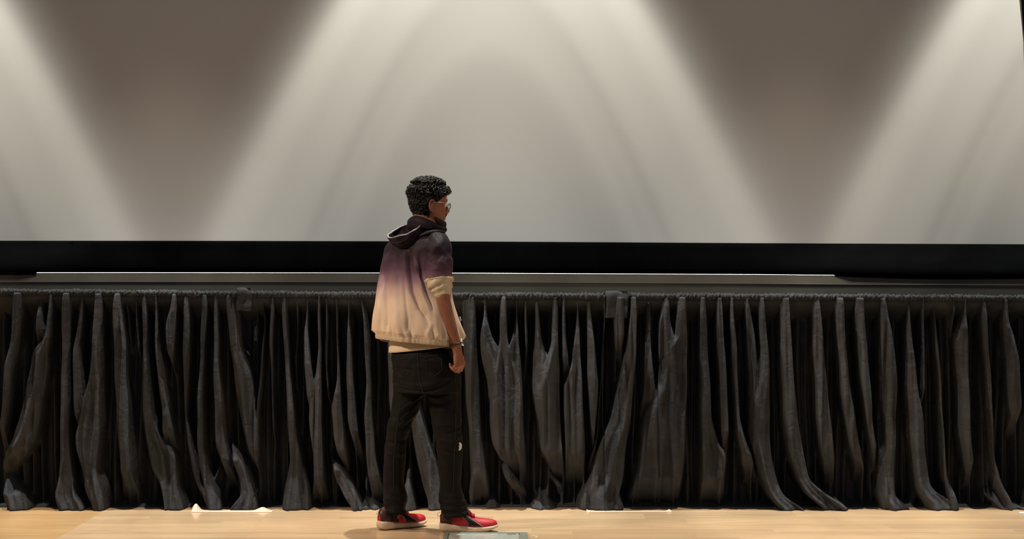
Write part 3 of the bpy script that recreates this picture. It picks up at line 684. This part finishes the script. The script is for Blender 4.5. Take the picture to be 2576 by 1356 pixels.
# left arm: bent in front of the body, out of sight from the hall
SHl = W(1014, 620, PD+.13)
ELl = Vector((SHl.x+.03, SHl.y+.05, 1.15)); WRl = Vector((ELl.x+.045, ELl.y+.03, .905))
body.tube([W(1040,612,PD+.06), SHl, (SHl+ELl)/2, ELl, ELl.lerp(WRl,.5), WRl], [.05,.055,.048,.042,.038,.027], 22)
ld = (WRl-ELl).normalized(); ln_ = Vector((-.5,-.85,0)); ln_ = (ln_-ld*ln_.dot(ld)).normalized(); lu = ld.cross(ln_).normalized()
if lu.y > 0: lu = -lu
lu = -lu
def HL(d, a, n): return WRl + ld*d + lu*a + ln_*n
body.ring_loft([[HL(d, hw_*math.cos(t), ht*math.sin(t)) for t in [2*math.pi*k/18 for k in range(18)]] for d, hw_, ht in ((-.015,.025,.021),(.01,.027,.02),(.035,.035,.018),(.06,.039,.016),(.075,.035,.011))])
for i, (aa, ln) in enumerate(((-.030,.92),(-.010,1.0),(.0105,.94),(.030,.76))):
    p = HL(.066, aa, 0); pts = [HL(.04, aa*.9, 0), p]
    for j, sg in enumerate((.040*ln, .026*ln, .020*ln)):
        ang_ = math.radians((25, 60, 90)[j]); p = p + (ld*math.cos(ang_) + ln_*math.sin(ang_))*sg; pts.append(p)
    body.tube(pts, [.0094,.0098,.0092,.0084,.0068], 12); body.ball(pts[-1], .007, 8)
th = [HL(.01,-.022,.004), HL(.035,-.045,.012), HL(.058,-.052,.022), HL(.078,-.05,.028)]
body.tube(th, [.013,.0125,.0105,.0085], 12); body.ball(th[-1], .0088, 8)
bo = body.build('body', M['skin'], man); voxel(bo, .0036, 3)

for s_ in (-1, 1):
    e = MB().ball(H(.0735, s_*.031, .001), .0125, 14).build('eye', mat('eye_white', (.7,.68,.65), .2), man)
    MB().ball(H(.0845, s_*.031, .001), (.0026,.0052,.0052), 10, (HF, HR, HU)).build('iris', mat('brown_iris', (.03,.015,.01), .1), e)
    # eyebrow
    MB().tube([H(.0915, s_*.012, .023), H(.089, s_*.028, .028), H(.071, s_*.047, .023)], [.0025,.0035,.002], 8, .6).build('eyebrow', M['beard'], man)

# --- hair: a close shell and many glossy curls
def hairy(u, a):
    """1 where hair grows; a = 0 is the face"""
    aa = abs((a+math.pi) % (2*math.pi)-math.pi)      # 0 front .. pi back
    line_ = np.interp(aa, [0, .55, .95, 1.2, 1.45, 1.7, 1.9, 2.3, math.pi], [.062, .060, .045, .022, .012, .010, -.060, -.082, -.088])
    return float(np.clip((u-line_)/.012+.5, 0, 1))
def hair_off(u, a):
    aa = abs((a+math.pi) % (2*math.pi)-math.pi)
    base = .006 + .010*np.clip((u-.02)/.06, 0, 1) + .004*np.clip(1-aa/1.2, 0, 1)*(u > .04)
    if u < 0: base *= .7
    return base
hm = MB(); rings = []
for u in np.linspace(-.105, .112, 48):
    rr = []
    for k in range(64):
        a = 2*math.pi*k/64; hh = hairy(u, a); of = hair_off(u, a)*hh-.006*(1-hh)
        of += .0035*hh*noise.noise(Vector((math.cos(a)*4, math.sin(a)*4, u*60)))
        p = skull(u, a, of); up = u + (hair_off(.112, 0)*max(0, (u-.07)/.042)**2*.9)
        rr.append(H(p[0], p[1], up))
    rings.append(rr)
hm.ring_loft(rings)
ho = hm.build('hair', M['hair2'], man)
cl = MB(); cnt = 0
while cnt < 1900:
    u = random.uniform(-.085, .112); a = random.uniform(0, 2*math.pi)
    if u < .0 and random.random() < .45: continue
    if hairy(u, a) < .8: continue
    top = max(0, (u-.07)/.042)**2
    of = hair_off(u, a); p = skull(u, a, of*.8); base = H(p[0]*(1-.0*top), p[1], p[2]+of*top*.9)
    # spread over the crown
    if u > .085 or random.random() < .14:
        u = .1; rr_ = .078*math.sqrt(random.random()); base = H(-.004+rr_*math.cos(a), .86*rr_*math.sin(a), .131-4.2*rr_**2)
    out = (base-H(-.004, 0, .01)).normalized()
    tg = Vector((random.uniform(-1,1), random.uniform(-1,1), random.uniform(-1,1))).cross(out).normalized()
    bt = out.cross(tg); big = 1.0 if u > .05 else .5
    rc = random.uniform(.004, .011)*big; tw = random.uniform(1.5, 4.5); ph = random.uniform(0, 6.28)
    path = []; lift = random.uniform(.006,.017)*(1 if u > .03 else .6)
    for q in range(8):
        t = q/7; path.append(base + out*(-.001+lift*big*math.sin(t*2.6)) + tg*(rc*math.cos(ph+tw*t)) + bt*(rc*math.sin(ph+tw*t)) + tg*(.008*big*t))
    kf = random.uniform(.7, 1.2)
    cl.tube(path, [v_*kf for v_ in (.0024,.0030,.0032,.0031,.0028,.0023,.0017,.0007)], 6, .6); cnt += 1
lk = cl.build('curls', M['hair'], ho); lk['kind'] = 'stuff'

# --- beard
bm_ = MB(); g = []
for k in range(-16, 17):
    a = k/16*1.62; col = []
    for j in range(9):
        t = j/8; u = -.112 + t*(.026 + .030*abs(k/16)**1.5)
        off = .0035+.0025*math.sin(t*math.pi); off *= (1 if abs(k) < 16 else .3)
        p = skull(u, a, off if 0 < j < 8 else -.003); col.append(H(*p))
    g.append(col)
bm_.ring_loft(g, cap=False, closed=False)
bm_.tube([H(.070, -.030, -.064), H(.090, -.014, -.049), H(.096, 0, -.047), H(.090, .014, -.049), H(.070, .030, -.064)], [.003,.0048,.005,.0048,.003], 8)
bm_.ball(H(.086, 0, -.096), (.012,.022,.020), 12, (HF, HR, HU)); bm_.ball(H(.078, 0, -.110), (.014,.02,.014), 12, (HF, HR, HU))
bd = bm_.build('beard', M['beard'], man)

# --- glasses
gl = MB()
for s_ in (-1, 1):
    gl.tube([H(-.012, s_*.081, .004), H(.03, s_*.0815, .012), H(.094, s_*.055, .004)], [.0012,.0013,.0013], 8)
    c = H(.100, s_*.032, -.003)
    gl.tube([c + HR*(.021*math.cos(t)) + HU*(.017*math.sin(t)) - HF*(.010*abs(math.cos(t)+s_*.0)*(1 if math.cos(t)*s_ > 0 else 0)) for t in [2*math.pi*k/24 for k in range(25)]], .0011, 6)
gl.tube([H(.100, -.011, .002), H(.105, 0, .005), H(.100, .011, .002)], .0011, 6)
go = gl.build('glasses', M['silver'], man)
for s_ in (-1, 1):
    c = H(.0995, s_*.032, -.003); m = MB()
    m.ring_loft([[c + HR*(.0205*q*math.cos(t)) + HU*(.0165*q*math.sin(t)) + HF*dz for t in [2*math.pi*k/20 for k in range(20)]] for q, dz in ((.6,.001),(1,0),(1,-.001),(.6,0))])
    m.build('lens', M['lens'], go)

# --- T-shirt showing under the jacket
tm = MB(); rows = []
f40, s40 = axes(40)
for i in range(14):
    t = i/13; y_ = 800+t*78; L_ = 986-7*t; R_ = 1140-1*t
    rg = ring(L_, R_, y_, PD, .86, 37, 90)
    cx_ = W(1060, 0).x
    rg = [p + Vector((0, 0, t*.115*(p.x-cx_))) for p in rg]
    rg = [p + (p-W(1060, y_, PD)).normalized()*(.002*math.sin(j*.55+t*2)*t) for j, p in enumerate(rg)]
    rows.append(rg)
tm.ring_loft(rows, cap=False); to = tm.build('t_shirt', M['tee'], man)
md = to.modifiers.new('t', 'SOLIDIFY'); md.thickness = .003
hm_ = MB(); r0 = rows[-2]; hm_.tube([p+Vector((0,0,.006)) for p in r0]+[r0[0]+Vector((0,0,.006))], .0022, 6); hm_.build('hem_stitch', M['tee'], to)

# --- jacket body
JR = [(578,1042,1100,PD,.85,45),(583,1028,1112,PD,.72,45),(590,1008,1122,PD,.60,45),(600,990,1129,PD,.54,45),(615,974,1133,PD,.52,45,2.2),(640,964,1135,PD,.56,45,2.2),(670,957,1134,PD,.60,45),(700,951,1134,PD,.64,44),
      (730,946,1136,PD,.68,43),(760,942,1140,PD,.72,42),(790,939,1148,PD,.76,41),(815,940,1156,PD,.79,40),(835,942,1162,PD,.8,40),(848,944,1164,PD,.8,40)]
jb = MB(); A = [r if len(r) == 7 else (*r, 2.0) for r in JR]; A = np.array(A, float); tt = np.linspace(0, len(A)-1, 131)
B = np.stack([cubic(np.arange(len(A)), A[:, j], tt) for j in range(7)], -1)
NJ = 220; cx_ = W(1053, 0).x; rings = []
def hem_tilt(p, y_):
    t = min(max((y_-700)/150, 0), 1); t = t*t
    return Vector((0, 0, -t*.080*(p.x-cx_) - t*.13*max(0, p.y-PD-.02)))
for b_ in B:
    y_ = b_[0]; rg = ring(b_[1], b_[2], y_, b_[3], b_[4], b_[5], NJ, b_[6]); c = W((b_[1]+b_[2])/2, y_, PD); out = []
    fl_ = 1-.85*min(max((y_-838)/9, 0), 1); g = fl_*math.exp(-((y_-845)/22)**2); g2 = math.exp(-((y_-848)/55)**2); low = min(max((y_-690)/120, 0), 1)
    for j, p in enumerate(rg):
        th_ = 2*math.pi*j/NJ; d = (p-c); d.z = 0; d.normalize()
        ga = math.sin(th_*31+2.2*math.sin(th_*5)+.6*math.sin(th_*13))
        disp = .0075*g*ga + .0065*g2*fl_*math.sin(th_*17+1.5*math.sin(th_*3)+y_*.01) + .006*low*math.sin(th_*7+y_*.012) + .003*low*math.sin(th_*11-1-y_*.02) + .003*math.sin(y_*.12+th_*4)*math.exp(-((y_-640)/60)**2)
        disp -= .010*max(0, (y_-838)/10)
        q = p + d*disp + hem_tilt(p, y_); out.append(q)
    rings.append(out)
jb.ring_loft(rings, cap=False)
jo = jb.build('jacket', M['jacket'], man)
V = vco(jo.data); Nn = vno(jo.data)
if Nn[np.argmin(V[:, 1])][1] > 0: Nn = -Nn
cz = creases(V, Nn, ORG[jo], [
    ([(1030,628),(1034,680),(1042,730),(1060,775),(1085,805)], .013, -.022),
    ([(1048,650),(1056,700),(1070,745),(1088,785)], .009, .012),
    ([(1060,640),(1066,690),(1076,740),(1092,780)], .010, -.009),
    ([(972,690),(974,740),(977,790),(975,832)], .012, -.014),
    ([(996,670),(1000,720),(1004,790),(1000,832)], .013, .010),
    ([(960,700),(955,760),(957,820)], .012, .006),
    ([(1020,700),(1026,760),(1032,800),(1028,838)], .009, -.008),
    ([(1082,790),(1090,815),(1080,840)], .008, .008),
    ([(1000,640),(996,680)], .012, -.006)])
V += Nn*cz[:, None]; setco(jo.data, V)
md = jo.modifiers.new('t', 'SOLIDIFY'); md.thickness = .0025
# elastic hem band
last = rings[-1]; mb_ = MB(); rr = []
for k in range(8):
    t = k/7; row_ = []
    for j, p in enumerate(last):
        d = p-W(1053, 848, PD); d.z = 0; d.normalize(); th_ = 2*math.pi*j/NJ
        bul = .0025*math.sin(t*math.pi) + .0012*math.sin(th_*60+math.sin(th_*9)*2)*1.5
        row_.append(p + d*(bul-.001) + Vector((0, 0, -.0265*t+.003)))
    rr.append(row_)
mb_.ring_loft(rr, cap=False); wb = mb_.build('waistband', mat('ribbed_beige_band', (.46,.355,.27), .7), jo); md = wb.modifiers.new('t', 'SOLIDIFY'); md.thickness = .003
# zip down the front
zp = MB(); ff, _ = axes(43); path = []
for y_ in range(600, 862, 12):
    b_ = [float(np.interp(min(y_, 848), A[:, 0], A[:, j])) for j in range(7)]
    f_, s__ = axes(b_[5]); wd = (b_[2]-b_[1])/2*PD/F; a_ = wd/math.sqrt(s__.x**2+b_[4]**2*f_.x**2); p = W((b_[1]+b_[2])/2, y_, PD) + f_*(a_*b_[4]+.004)
    path.append(p + hem_tilt(p, y_))
zp.tube(path, .004, 6); zo = zp.build('zipper', M['silver'], jo)
MB().tube([W(1157, 797, PD-.0), W(1160, 806, PD-.0)], [.002,.0035], 8).build('zip_pull', M['silver'], zo)

# --- sleeves
def sleeve(pts, rads, mt, name, amp, seed, flat=1.0, parent=jo, n=72, sub=10, fr=16):
    P_ = np.array([list(p) for p in pts]); t = np.arange(len(P_)); tt = np.linspace(0, len(P_)-1, (len(P_)-1)*sub+1)
    Q_ = np.stack([cubic(t, P_[:, j], tt) for j in range(3)], -1); r_ = cubic(t, np.array(rads), tt); am = cubic(t, np.array(amp), tt)
    rg = []
    for i in range(len(Q_)):
        p = Vector(Q_[i]); tn = (Vector(Q_[min(i+1, len(Q_)-1)])-Vector(Q_[max(i-1, 0)])).normalized()
        u = Vector((1,0,0)); u = (u-tn*u.dot(tn)).normalized(); v = tn.cross(u); row_ = []
        for k in range(n):
            a = 2*math.pi*k/n; s_ = i/len(Q_)
            w_ = noise.noise(Vector((math.cos(a)*1.6+seed, math.sin(a)*1.6, p.z*34 + math.sin(a*1)*.9)))
            w2 = noise.noise(Vector((math.cos(a)*4+seed, math.sin(a)*4, p.z*60+5)))
            w3 = math.sin(s_*fr + 1.6*math.sin(a+seed) + 1.1*math.sin(2*a+seed*2))
            r = r_[i] + am[i]*(w_*.45 + w2*.5 + w3*.38)
            row_.append(p + u*(math.cos(a)*r) + v*(math.sin(a)*r*flat))
        rg.append(row_)
    m = MB().ring_loft(rg, cap=False); o_ = m.build(name, mt, parent); q = o_.modifiers.new('t', 'SOLIDIFY'); q.thickness = .0025; return o_
sleeve([W(1076,604,PD-.06), W(1096,608,PD-.10), W(1101,625,9.375), W(1103,655,9.36), W(1104,690,9.35), W(1106,712,9.345)],
       [.030,.052,.065,.068,.067,.062], M['jacket'], 'sleeve', [.002,.004,.006,.007,.007,.002], 3.1, fr=22)
sleeve([W(1104,697,9.35), W(1104,704,9.35), W(1106,714,9.345), W(1109,724,9.342), W(1111,733,9.34), W(1112,741,9.34), W(1113,746,9.34)],
       [.056,.073,.068,.060,.054,.048,.0448], M['cuff'], 'cuff', [.0005,.004,.007,.007,.006,.003,.0005], 8.7, fr=26)
sl = (SHl, (SHl+ELl)/2, ELl)
sleeve([W(1035,604,PD+.07), SHl+Vector((.01,-.005,.006)), SHl.lerp(ELl,.3), SHl.lerp(ELl,.6), SHl.lerp(ELl,.85)], [.045,.058,.064,.064,.06], M['jacket'], 'sleeve', [.002,.004,.006,.006,.005], 5.5)
sleeve([SHl.lerp(ELl,.82), SHl.lerp(ELl,.88), ELl, ELl.lerp(WRl,.15), ELl.lerp(WRl,.3)], [.058,.066,.062,.055,.043], M['cuff'], 'cuff', [.001,.006,.007,.005,.001], 1.7, fr=22)

# --- hood lying on the shoulders: a collar that runs into a pouch at the back
def tube_var(path, rads, n=40, flat=None, sub=8, amp=.003, seed=0, mt=None, name='hood', parent=None):
    P_ = np.array([list(p) for p in path]); t = np.arange(len(P_)); tt = np.linspace(0, len(P_)-1, (len(P_)-1)*sub+1)
    Q_ = np.stack([cubic(t, P_[:, j], tt) for j in range(3)], -1); ra = cubic(t, np.array([r[0] for r in rads]), tt); rb = cubic(t, np.array([r[1] for r in rads]), tt)
    rg = []
    for i in range(len(Q_)):
        p = Vector(Q_[i]); tn = (Vector(Q_[min(i+1, len(Q_)-1)])-Vector(Q_[max(i-1, 0)])).normalized()
        u = Vector((0,0,1)); u = (u-tn*u.dot(tn)).normalized(); v = tn.cross(u)
        rg.append([p + (u*(math.cos(a)*ra[i]) + v*(math.sin(a)*rb[i]))*(1+amp*40*noise.noise(Vector((math.cos(a)*1.3+seed, math.sin(a)*1.3, i*.12)))) for a in [2*math.pi*k/n for k in range(n)]])
    m = MB().ring_loft(rg); return m.build(name, mt or M['jacket'], parent or jo)
hood = MB()
def hp(x, y, d): return W(x, y, PD+d)
# collar standing round the neck
col_path = [hp(1120,578,.02), hp(1102,574,-.055), hp(1076,566,-.075), hp(1048,562,-.045), hp(1035,564,.02), hp(1050,570,.09), hp(1085,574,.12), hp(1115,580,.08)]
hobj = tube_var(col_path, [(.012,.010),(.016,.011),(.026,.016),(.036,.020),(.038,.022),(.030,.018),(.018,.012),(.012,.01)], amp=.004, seed=2, name='hood')
# shoulder yoke fold running from the collar to the right shoulder
tube_var([hp(1052,596,-.105), hp(1076,587,-.118), hp(1098,583,-.10), hp(1118,585,-.06)], [(.006,.010),(.010,.012),(.010,.014),(.004,.008)], amp=.004, seed=4, name='yoke_fold', parent=jo)
# pouch: a bowl hung behind the neck, open upward to the left
bowl = MB(); c0 = hp(1012, 577, -.045); ex_ = (hp(1062,566,-.02)-c0); ax1 = Vector((.092, -.0, .0)); rings = []
nb = 72
for i in range(15):
    t = i/14                       # 0 rim, 1 bottom
    rg = []
    for k in range(nb):
        a = 2*math.pi*k/nb
        rx = .082*(1-.0*t)*math.cos(t*1.35)**.55; ry = .088*math.cos(t*1.35)**.55
        X_ = c0.x + .012 + rx*math.cos(a) + .016*t; Y_ = c0.y-.012 + ry*math.sin(a)*.92 - .006*t
        tilt = .36*(rx*math.cos(a)) + .30*(ry*math.sin(a))
        Z_ = c0.z - .004 + tilt*(1-.35*t) - .078*t
        wv = .004*noise.noise(Vector((math.cos(a)*2, math.sin(a)*2, t*4)))
        rg.append(Vector((X_+wv*math.cos(a)*2, Y_+wv*math.sin(a)*2, Z_+wv)))
    rings.append(rg)
bowl.ring_loft(rings, cap=False)
bj = bowl.build('hood_pouch', M['jacket'], hobj); md = bj.modifiers.new('t', 'SOLIDIFY'); md.thickness = .004; md.offset = -1
rim = MB().tube(rings[0]+[rings[0][0]], .0038, 8); rim.build('hood_rim', mat('pale_hood_lining', (.33, .30, .32), .5), hobj)
rim = MB().tube([p+Vector((0,0,-.003)) + (p-c0).normalized()*.001 for p in rings[5][8:72]], [.002+.0035*math.sin(math.pi*i/63) for i in range(64)], 8).build('hood_seam', M['jacket'], hobj)

# --- jeans
jm = MB()
rows_loft(jm, [(848,1002,1126,PD,.74,37),(872,994,1136,PD,.76,36),(892,984,1150,PD,.82,36),(910,985,1155,PD,.84,35),(940,988,1159,PD,.86,34),(962,990,1161,PD,.86,33),(985,992,1160,PD,.8,32)], 72, 4)
rows_loft(jm, [(930,1070,1158,9.468,.95,20),(965,1072,1160,9.466,.95,20),(1000,1076,1160,9.464,.95,20),(1040,1082,1161,9.462,.95,20),(1080,1089,1163,9.46,.95,15),(1110,1096,1165,9.46,.95,15),(1150,1100,1164,9.46,.95,10),
               (1190,1103,1161,9.463,.95,10),(1220,1106,1161,9.467,.95,10),(1242,1104,1166,9.47,.95,10),(1262,1102,1172,9.472,.95,10),(1284,1109,1177,9.475,.9,10),(1294,1108,1178,9.475,.9,10),(1304,1112,1174,9.475,.9,10)], 56, 4)
rows_loft(jm, [(930,988,1076,9.53,.95,30),(965,989,1072,9.533,.95,30),(990,988,1066,9.535,.95,30),(1020,985,1057,9.536,.95,35),(1050,979,1044,9.538,.95,35),(1080,973,1032,9.54,.95,35),(1110,969,1024,9.543,.95,38),(1150,966,1021,9.547,.95,40),
               (1200,963,1017,9.555,.95,40),(1230,965,1020,9.56,.95,40),(1252,963,1025,9.562,.95,40),(1270,963,1021,9.564,.95,40),(1288,963,1022,9.565,.95,40),(1298,967,1018,9.565,.95,40)], 56, 4)
jn = jm.build('jeans', M['jeans'], man); voxel(jn, .0048, 4)
V = vco(jn.data); Nn = vno(jn.data)
cz = creases(V, Nn, ORG[jn], [
    ([(990,968),(1020,976),(1060,980),(1090,978),(1120,964),(1145,944)], .007, -.010),
    ([(985,958),(1030,964),(1070,966),(1100,960)], .012, .006),
    ([(1065,990),(1040,1010),(1010,1030)], .006, .006), ([(1062,1000),(1035,1025),(1005,1050)], .006, -.006),
    ([(1054,1030),(1030,1055),(1000,1072)], .005, .005), ([(1050,1046),(1025,1070),(1000,1085)], .005, -.005),
    ([(1075,995),(1105,1000),(1140,985)], .007, .006), ([(1080,1010),(1110,1014),(1150,1000)], .006, -.006),
    ([(990,900),(1015,903),(1035,898)], .005, -.005), ([(992,922),(1015,925),(1040,925)], .006, -.005), ([(1060,900),(1090,898)], .006, -.004),
    ([(1100,1075),(1130,1085),(1160,1070)], .006, -.005), ([(1105,1100),(1135,1108),(1163,1095)], .006, .005), ([(1105,1125),(1130,1135),(1160,1128)], .006, -.004),
    ([(975,1110),(1000,1116),(1020,1105)], .006, -.004), ([(972,1140),(1000,1150),(1018,1140)], .006, .004)])
Zw = V[:, 2]; Xw = V[:, 0]+ORG[jn].x
st = np.exp(-((Zw-.10)/.075)**2)
nz = snoise(V, (9, 9, 46), 3.0); nz2 = snoise(V, (14, 14, 16), 9.0)
knee = np.exp(-((Zw-.50)/.10)**2); hip = np.exp(-((Zw-.86)/.1)**2)
cz += nz*(.010*st+.0055*knee+.003*hip) + nz2*.004
V += Nn*cz[:, None]; V[:, 2] = np.maximum(V[:, 2], .078); setco(jn.data, V)
from mathutils.bvhtree import BVHTree
dg = bpy.context.evaluated_depsgraph_get(); bv = BVHTree.FromObject(jn, dg)
def on_jeans(x, y, lift=.0015):
    org = ORG[jn]; a_ = Vector((0,0,HC)) - org; b_ = (W(x, y, 9.5)-Vector((0,0,HC))).normalized()
    loc, nrm, _, _ = bv.ray_cast(a_, b_); 
    return (loc+nrm*lift+org) if loc else None
def seam(pts, r=.0012, name='seam', mt=None):
    q = []
    for i in range(len(pts)-1):
        for k in range(8):
            t = k/8; q.append((pts[i][0]*(1-t)+pts[i+1][0]*t, pts[i][1]*(1-t)+pts[i+1][1]*t))
    q.append(pts[-1]); P_ = [on_jeans(*p) for p in q]; P_ = [p for p in P_ if p is not None]
    if len(P_) > 2: MB().tube(P_, r, 6).build(name, mt or M['thread'], jn)
for pk in ([(998,902),(1030,900),(1032,935),(1016,950),(1000,938),(998,902)], [(1070,898),(1110,893),(1112,930),(1094,946),(1074,934),(1070,898)]): seam(pk)
seam([(1050,885),(1053,920),(1056,960),(1066,990)], .0015); seam([(986,893),(1020,893),(1060,890),(1100,884)], .0015)
seam([(1140,915),(1146,980),(1146,1060),(1142,1150),(1140,1240)], .0013); seam([(1008,1020),(998,1080),(990,1160),(990,1230)], .0013)
# pale patch on the knee (front of the near leg)
pt = on_jeans(1159, 1122, .001) or W(1159, 1122, 9.45)
m = MB(); ff_, ss_ = Vector((.35, -.93, 0)), Vector((.93, .35, 0)); pc = W(1155, 1123, 9.413)
rg = []
for q, dn in ((0.15, .004), (.7, .003), (1.0, 0), (1.0, -.01)):
    rg.append([pc + ss_*(.0145*q*math.cos(t)*(1 if math.cos(t) > 0 else .8)) + Vector((0,0,.0205*q*math.sin(t))) + ff_*dn for t in [2*math.pi*k/24 for k in range(24)]])
m.ring_loft(rg); kp = m.build('knee_patch', M['pale_knee'], jn); meta(kp, 'pale grey patch')
m = MB().ball(pc+Vector((-.004,-.005,.008)), (.0045,.004,.009), 10).build('patch_hole', M['jeans'], kp)

# --- wristwatch at the right wrist
wc = W(1146, 866, 9.33); fdir = (WRr-ELr).normalized(); u1 = Vector((1,-.1,.25)); u1 = (u1-fdir*u1.dot(fdir)).normalized(); v1 = fdir.cross(u1)
m = MB(); rr = []
for k in range(37):
    a = 2*math.pi*k/36; c = wc+u1*(.0315*math.cos(a))+v1*(.029*math.sin(a)); nrm = (u1*math.cos(a)+v1*math.sin(a))
    rr.append([c+fdir*.005-nrm*.0, c+fdir*.005+nrm*.0018, c-fdir*.005+nrm*.0018, c-fdir*.005])
m.ring_loft(rr, cap=False); wo = m.build('wristwatch', M['band'], man)
m = MB(); cc = wc+u1*.034
m.ring_loft([[cc+u1*d_+fdir*(.019*q*math.cos(t))+v1*(.017*q*math.sin(t)) for t in [2*math.pi*k/20 for k in range(20)]] for q, d_ in ((.9,-.004),(1,-.003),(1,.003),(.88,.0055))])
m.build('watch_case', M['silver'], wo)

# --- sneakers
SB = [(0,.014),(.05,.004),(.12,0),(.6,0),(.8,.003),(.9,.010),(1,.024)]
ST = [(0,.046),(.08,.052),(.2,.046),(.35,.037),(.5,.033),(.7,.031),(.9,.033),(1,.036)]
SU = [(0,.080),(.05,.108),(.12,.114),(.25,.108),(.36,.108),(.45,.098),(.55,.082),(.65,.070),(.78,.066),(.9,.062),(.96,.056),(.985,.050),(1,.040)]
SW = [(0,.012),(.03,.024),(.1,.032),(.25,.034),(.4,.036),(.55,.042),(.7,.047),(.82,.045),(.92,.034),(.97,.022),(1,.008)]
def tb(t_, u): return float(np.interp(u, [q[0] for q in t_], [q[1] for q in t_]))
def sneaker(heel, deg, Ls, name='shoe'):
    f, s = axes(deg); side_in = -s
    def P(u, yy, z):   # the foot curves slightly inward
        return heel + f*(u*Ls) + s*(yy - .006*math.sin(u*math.pi)) + Vector((0, 0, z))
    def up(u, p, off=0):
        wd = tb(SW, u)-.002; z0 = tb(ST, u)-.004; z1 = tb(SU, u); a = p*math.pi
        return P(u, (wd+off)*math.cos(a), z0+(z1-z0+off)*max(math.sin(a), 0)**.75)
    us = [0, .01, .03, .05, .08]+[.12+.04*k for k in range(20)]+[.92, .94, .96, .98, .99, 1.0]
    us = sorted(set(round(u, 3) for u in us if u <= 1))
    m = MB(); m.ring_loft([[up(u, k/20) for k in range(21)]+[P(u, -(tb(SW,u)-.004)*math.cos(math.pi*k/8), tb(ST,u)-.012) for k in range(1, 8)] for u in us])
    root = m.build(name, M['red'], man)
    m = MB(); rg = []
    for u in us:
        wd = tb(SW, u)+.005; zb, zt = tb(SB, u), tb(ST, u); r_ = []
        for k in range(24):
            a = 2*math.pi*k/24; cs, sn = math.cos(a), math.sin(a)
            q = (abs(cs)**3.2+abs(sn)**3.2)**(-1/3.2)
            wv = 1+.03*math.sin(u*16)
            r_.append(P(u-.018*(1-u)+.01*u, wd*wv*cs*q, (zb+zt)/2+(zt-zb)/2*sn*q))
        rg.append(r_)
    m.ring_loft(rg); m.build('sole', M['sole'], root)
    # outsole tread
    m = MB()
    for u in (.12, .24, .36, .48, .60, .72):
        m.box((0,0,0),(0,0,0)) if False else None
    # heel counter
    m = MB(); uu = [0, .01, .03, .06, .10, .15, .20]
    m.ring_loft([[up(u, k/20, .0016) for k in range(21)] for u in uu], cap=False, closed=False); hc_ = m.build('heel_counter', M['maroon'], root); q_ = hc_.modifiers.new('t', 'SOLIDIFY'); q_.thickness = .002
    # collar
    m = MB(); m.tube([up(.03,.5,.004), up(.10,.22,.004), up(.22,.16,.004), up(.34,.24,.003), up(.42,.5,.002), up(.34,.76,.003), up(.22,.84,.004), up(.10,.78,.004), up(.03,.5,.004)], .006, 8).build('collar', M['maroon'], root)
    # curved side stripe with pale edging on both sides
    lo = [(.12,.50),(.22,.52),(.32,.48),(.40,.38),(.455,.26),(.48,.14),(.49,.02)]
    hi = [(.13,.58),(.27,.66),(.40,.62),(.52,.50),(.62,.33),(.68,.17),(.73,.02)]
    for sd in (0, 1):
        g = []
        for i in range(31):
            t = i/30; a = [float(np.interp(t*6, range(7), [q[j] for q in lo])) for j in (0, 1)]; b_ = [float(np.interp(t*6, range(7), [q[j] for q in hi])) for j in (0, 1)]
            rowp = []
            for k in range(9):
                v = k/8; u_ = a[0]*(1-v)+b_[0]*v; w_ = (a[1]*(1-v)+b_[1]*v)*.40; pp_ = w_ if sd == 0 else 1-w_
                rowp.append(up(u_, pp_, .0022))
            g.append(rowp)
        m = MB().ring_loft(g, cap=False, closed=False); so = m.build('side_stripe', M['blackstrip'], root); q_ = so.modifiers.new('t', 'SOLIDIFY'); q_.thickness = .0012
        MB().tube([r_[0] for r_ in g], .0011, 6).build('stripe_edge', M['edge'], so); MB().tube([r_[-1] for r_ in g], .0011, 6).build('stripe_edge', M['edge'], so)
    # tongue and laces
    m = MB(); m.ring_loft([[up(u, .5+(k-5)*.035, .004+.002*math.sin(k/10*math.pi)) for k in range(11)] for u in (.36,.40,.44,.48,.52,.56,.60)], cap=False, closed=False)
    to_ = m.build('tongue', M['red'], root); q_ = to_.modifiers.new('t', 'SOLIDIFY'); q_.thickness = .003
    m = MB()
    for k, u in enumerate((.42, .47, .52, .57)):
        m.tube([up(u, .32, .004), up(u+.01, .42, .008), up(u+.02, .5, .009), up(u+.01, .58, .008), up(u, .68, .004)], .0022, 6)
    for sg in (-1, 1):
        m.tube([up(.44, .5, .010), up(.47, .5+sg*.08, .018), up(.52, .5+sg*.14, .018), up(.55, .5+sg*.12, .010), up(.50, .5+sg*.05, .011), up(.44,.5,.010)], .0016, 6)
        m.tube([up(.44, .5, .010), up(.50, .5-sg*.12, .012), up(.56, .5-sg*.2, .007)], .0016, 6)
    m.build('laces', mat('dark_red_lace', (.22, .006, .012), .6), root)
    # pull loop at the heel
    hp_ = P(0.0, 0, .098)
    MB().tube([hp_, hp_-f*.012+Vector((0,0,-.004)), hp_-f*.016+Vector((0,0,-.016)), hp_-f*.008+Vector((0,0,-.022)), hp_+f*.004+Vector((0,0,-.012))], .0014, 6).build('heel_loop', M['edge'], root)
    return root
MB().tube([W(1140,1250,9.476), W(1140,1290,9.476), W(1136,1316,9.476)], [.030,.030,.026], 20).build('sock', mat('black_sock', (.006,.006,.006), .9), man)
MB().tube([W(993,1250,9.565), W(993,1290,9.565), W(990,1312,9.56)], [.028,.028,.024], 20).build('sock', bpy.data.materials['black_sock'], man)
sneaker(Vector((W(1108, 0, 9.475).x, 9.468, 0)), 3, .283)
sneaker(Vector((W(954, 0, 9.53).x, 9.525, 0)), 38, .280)
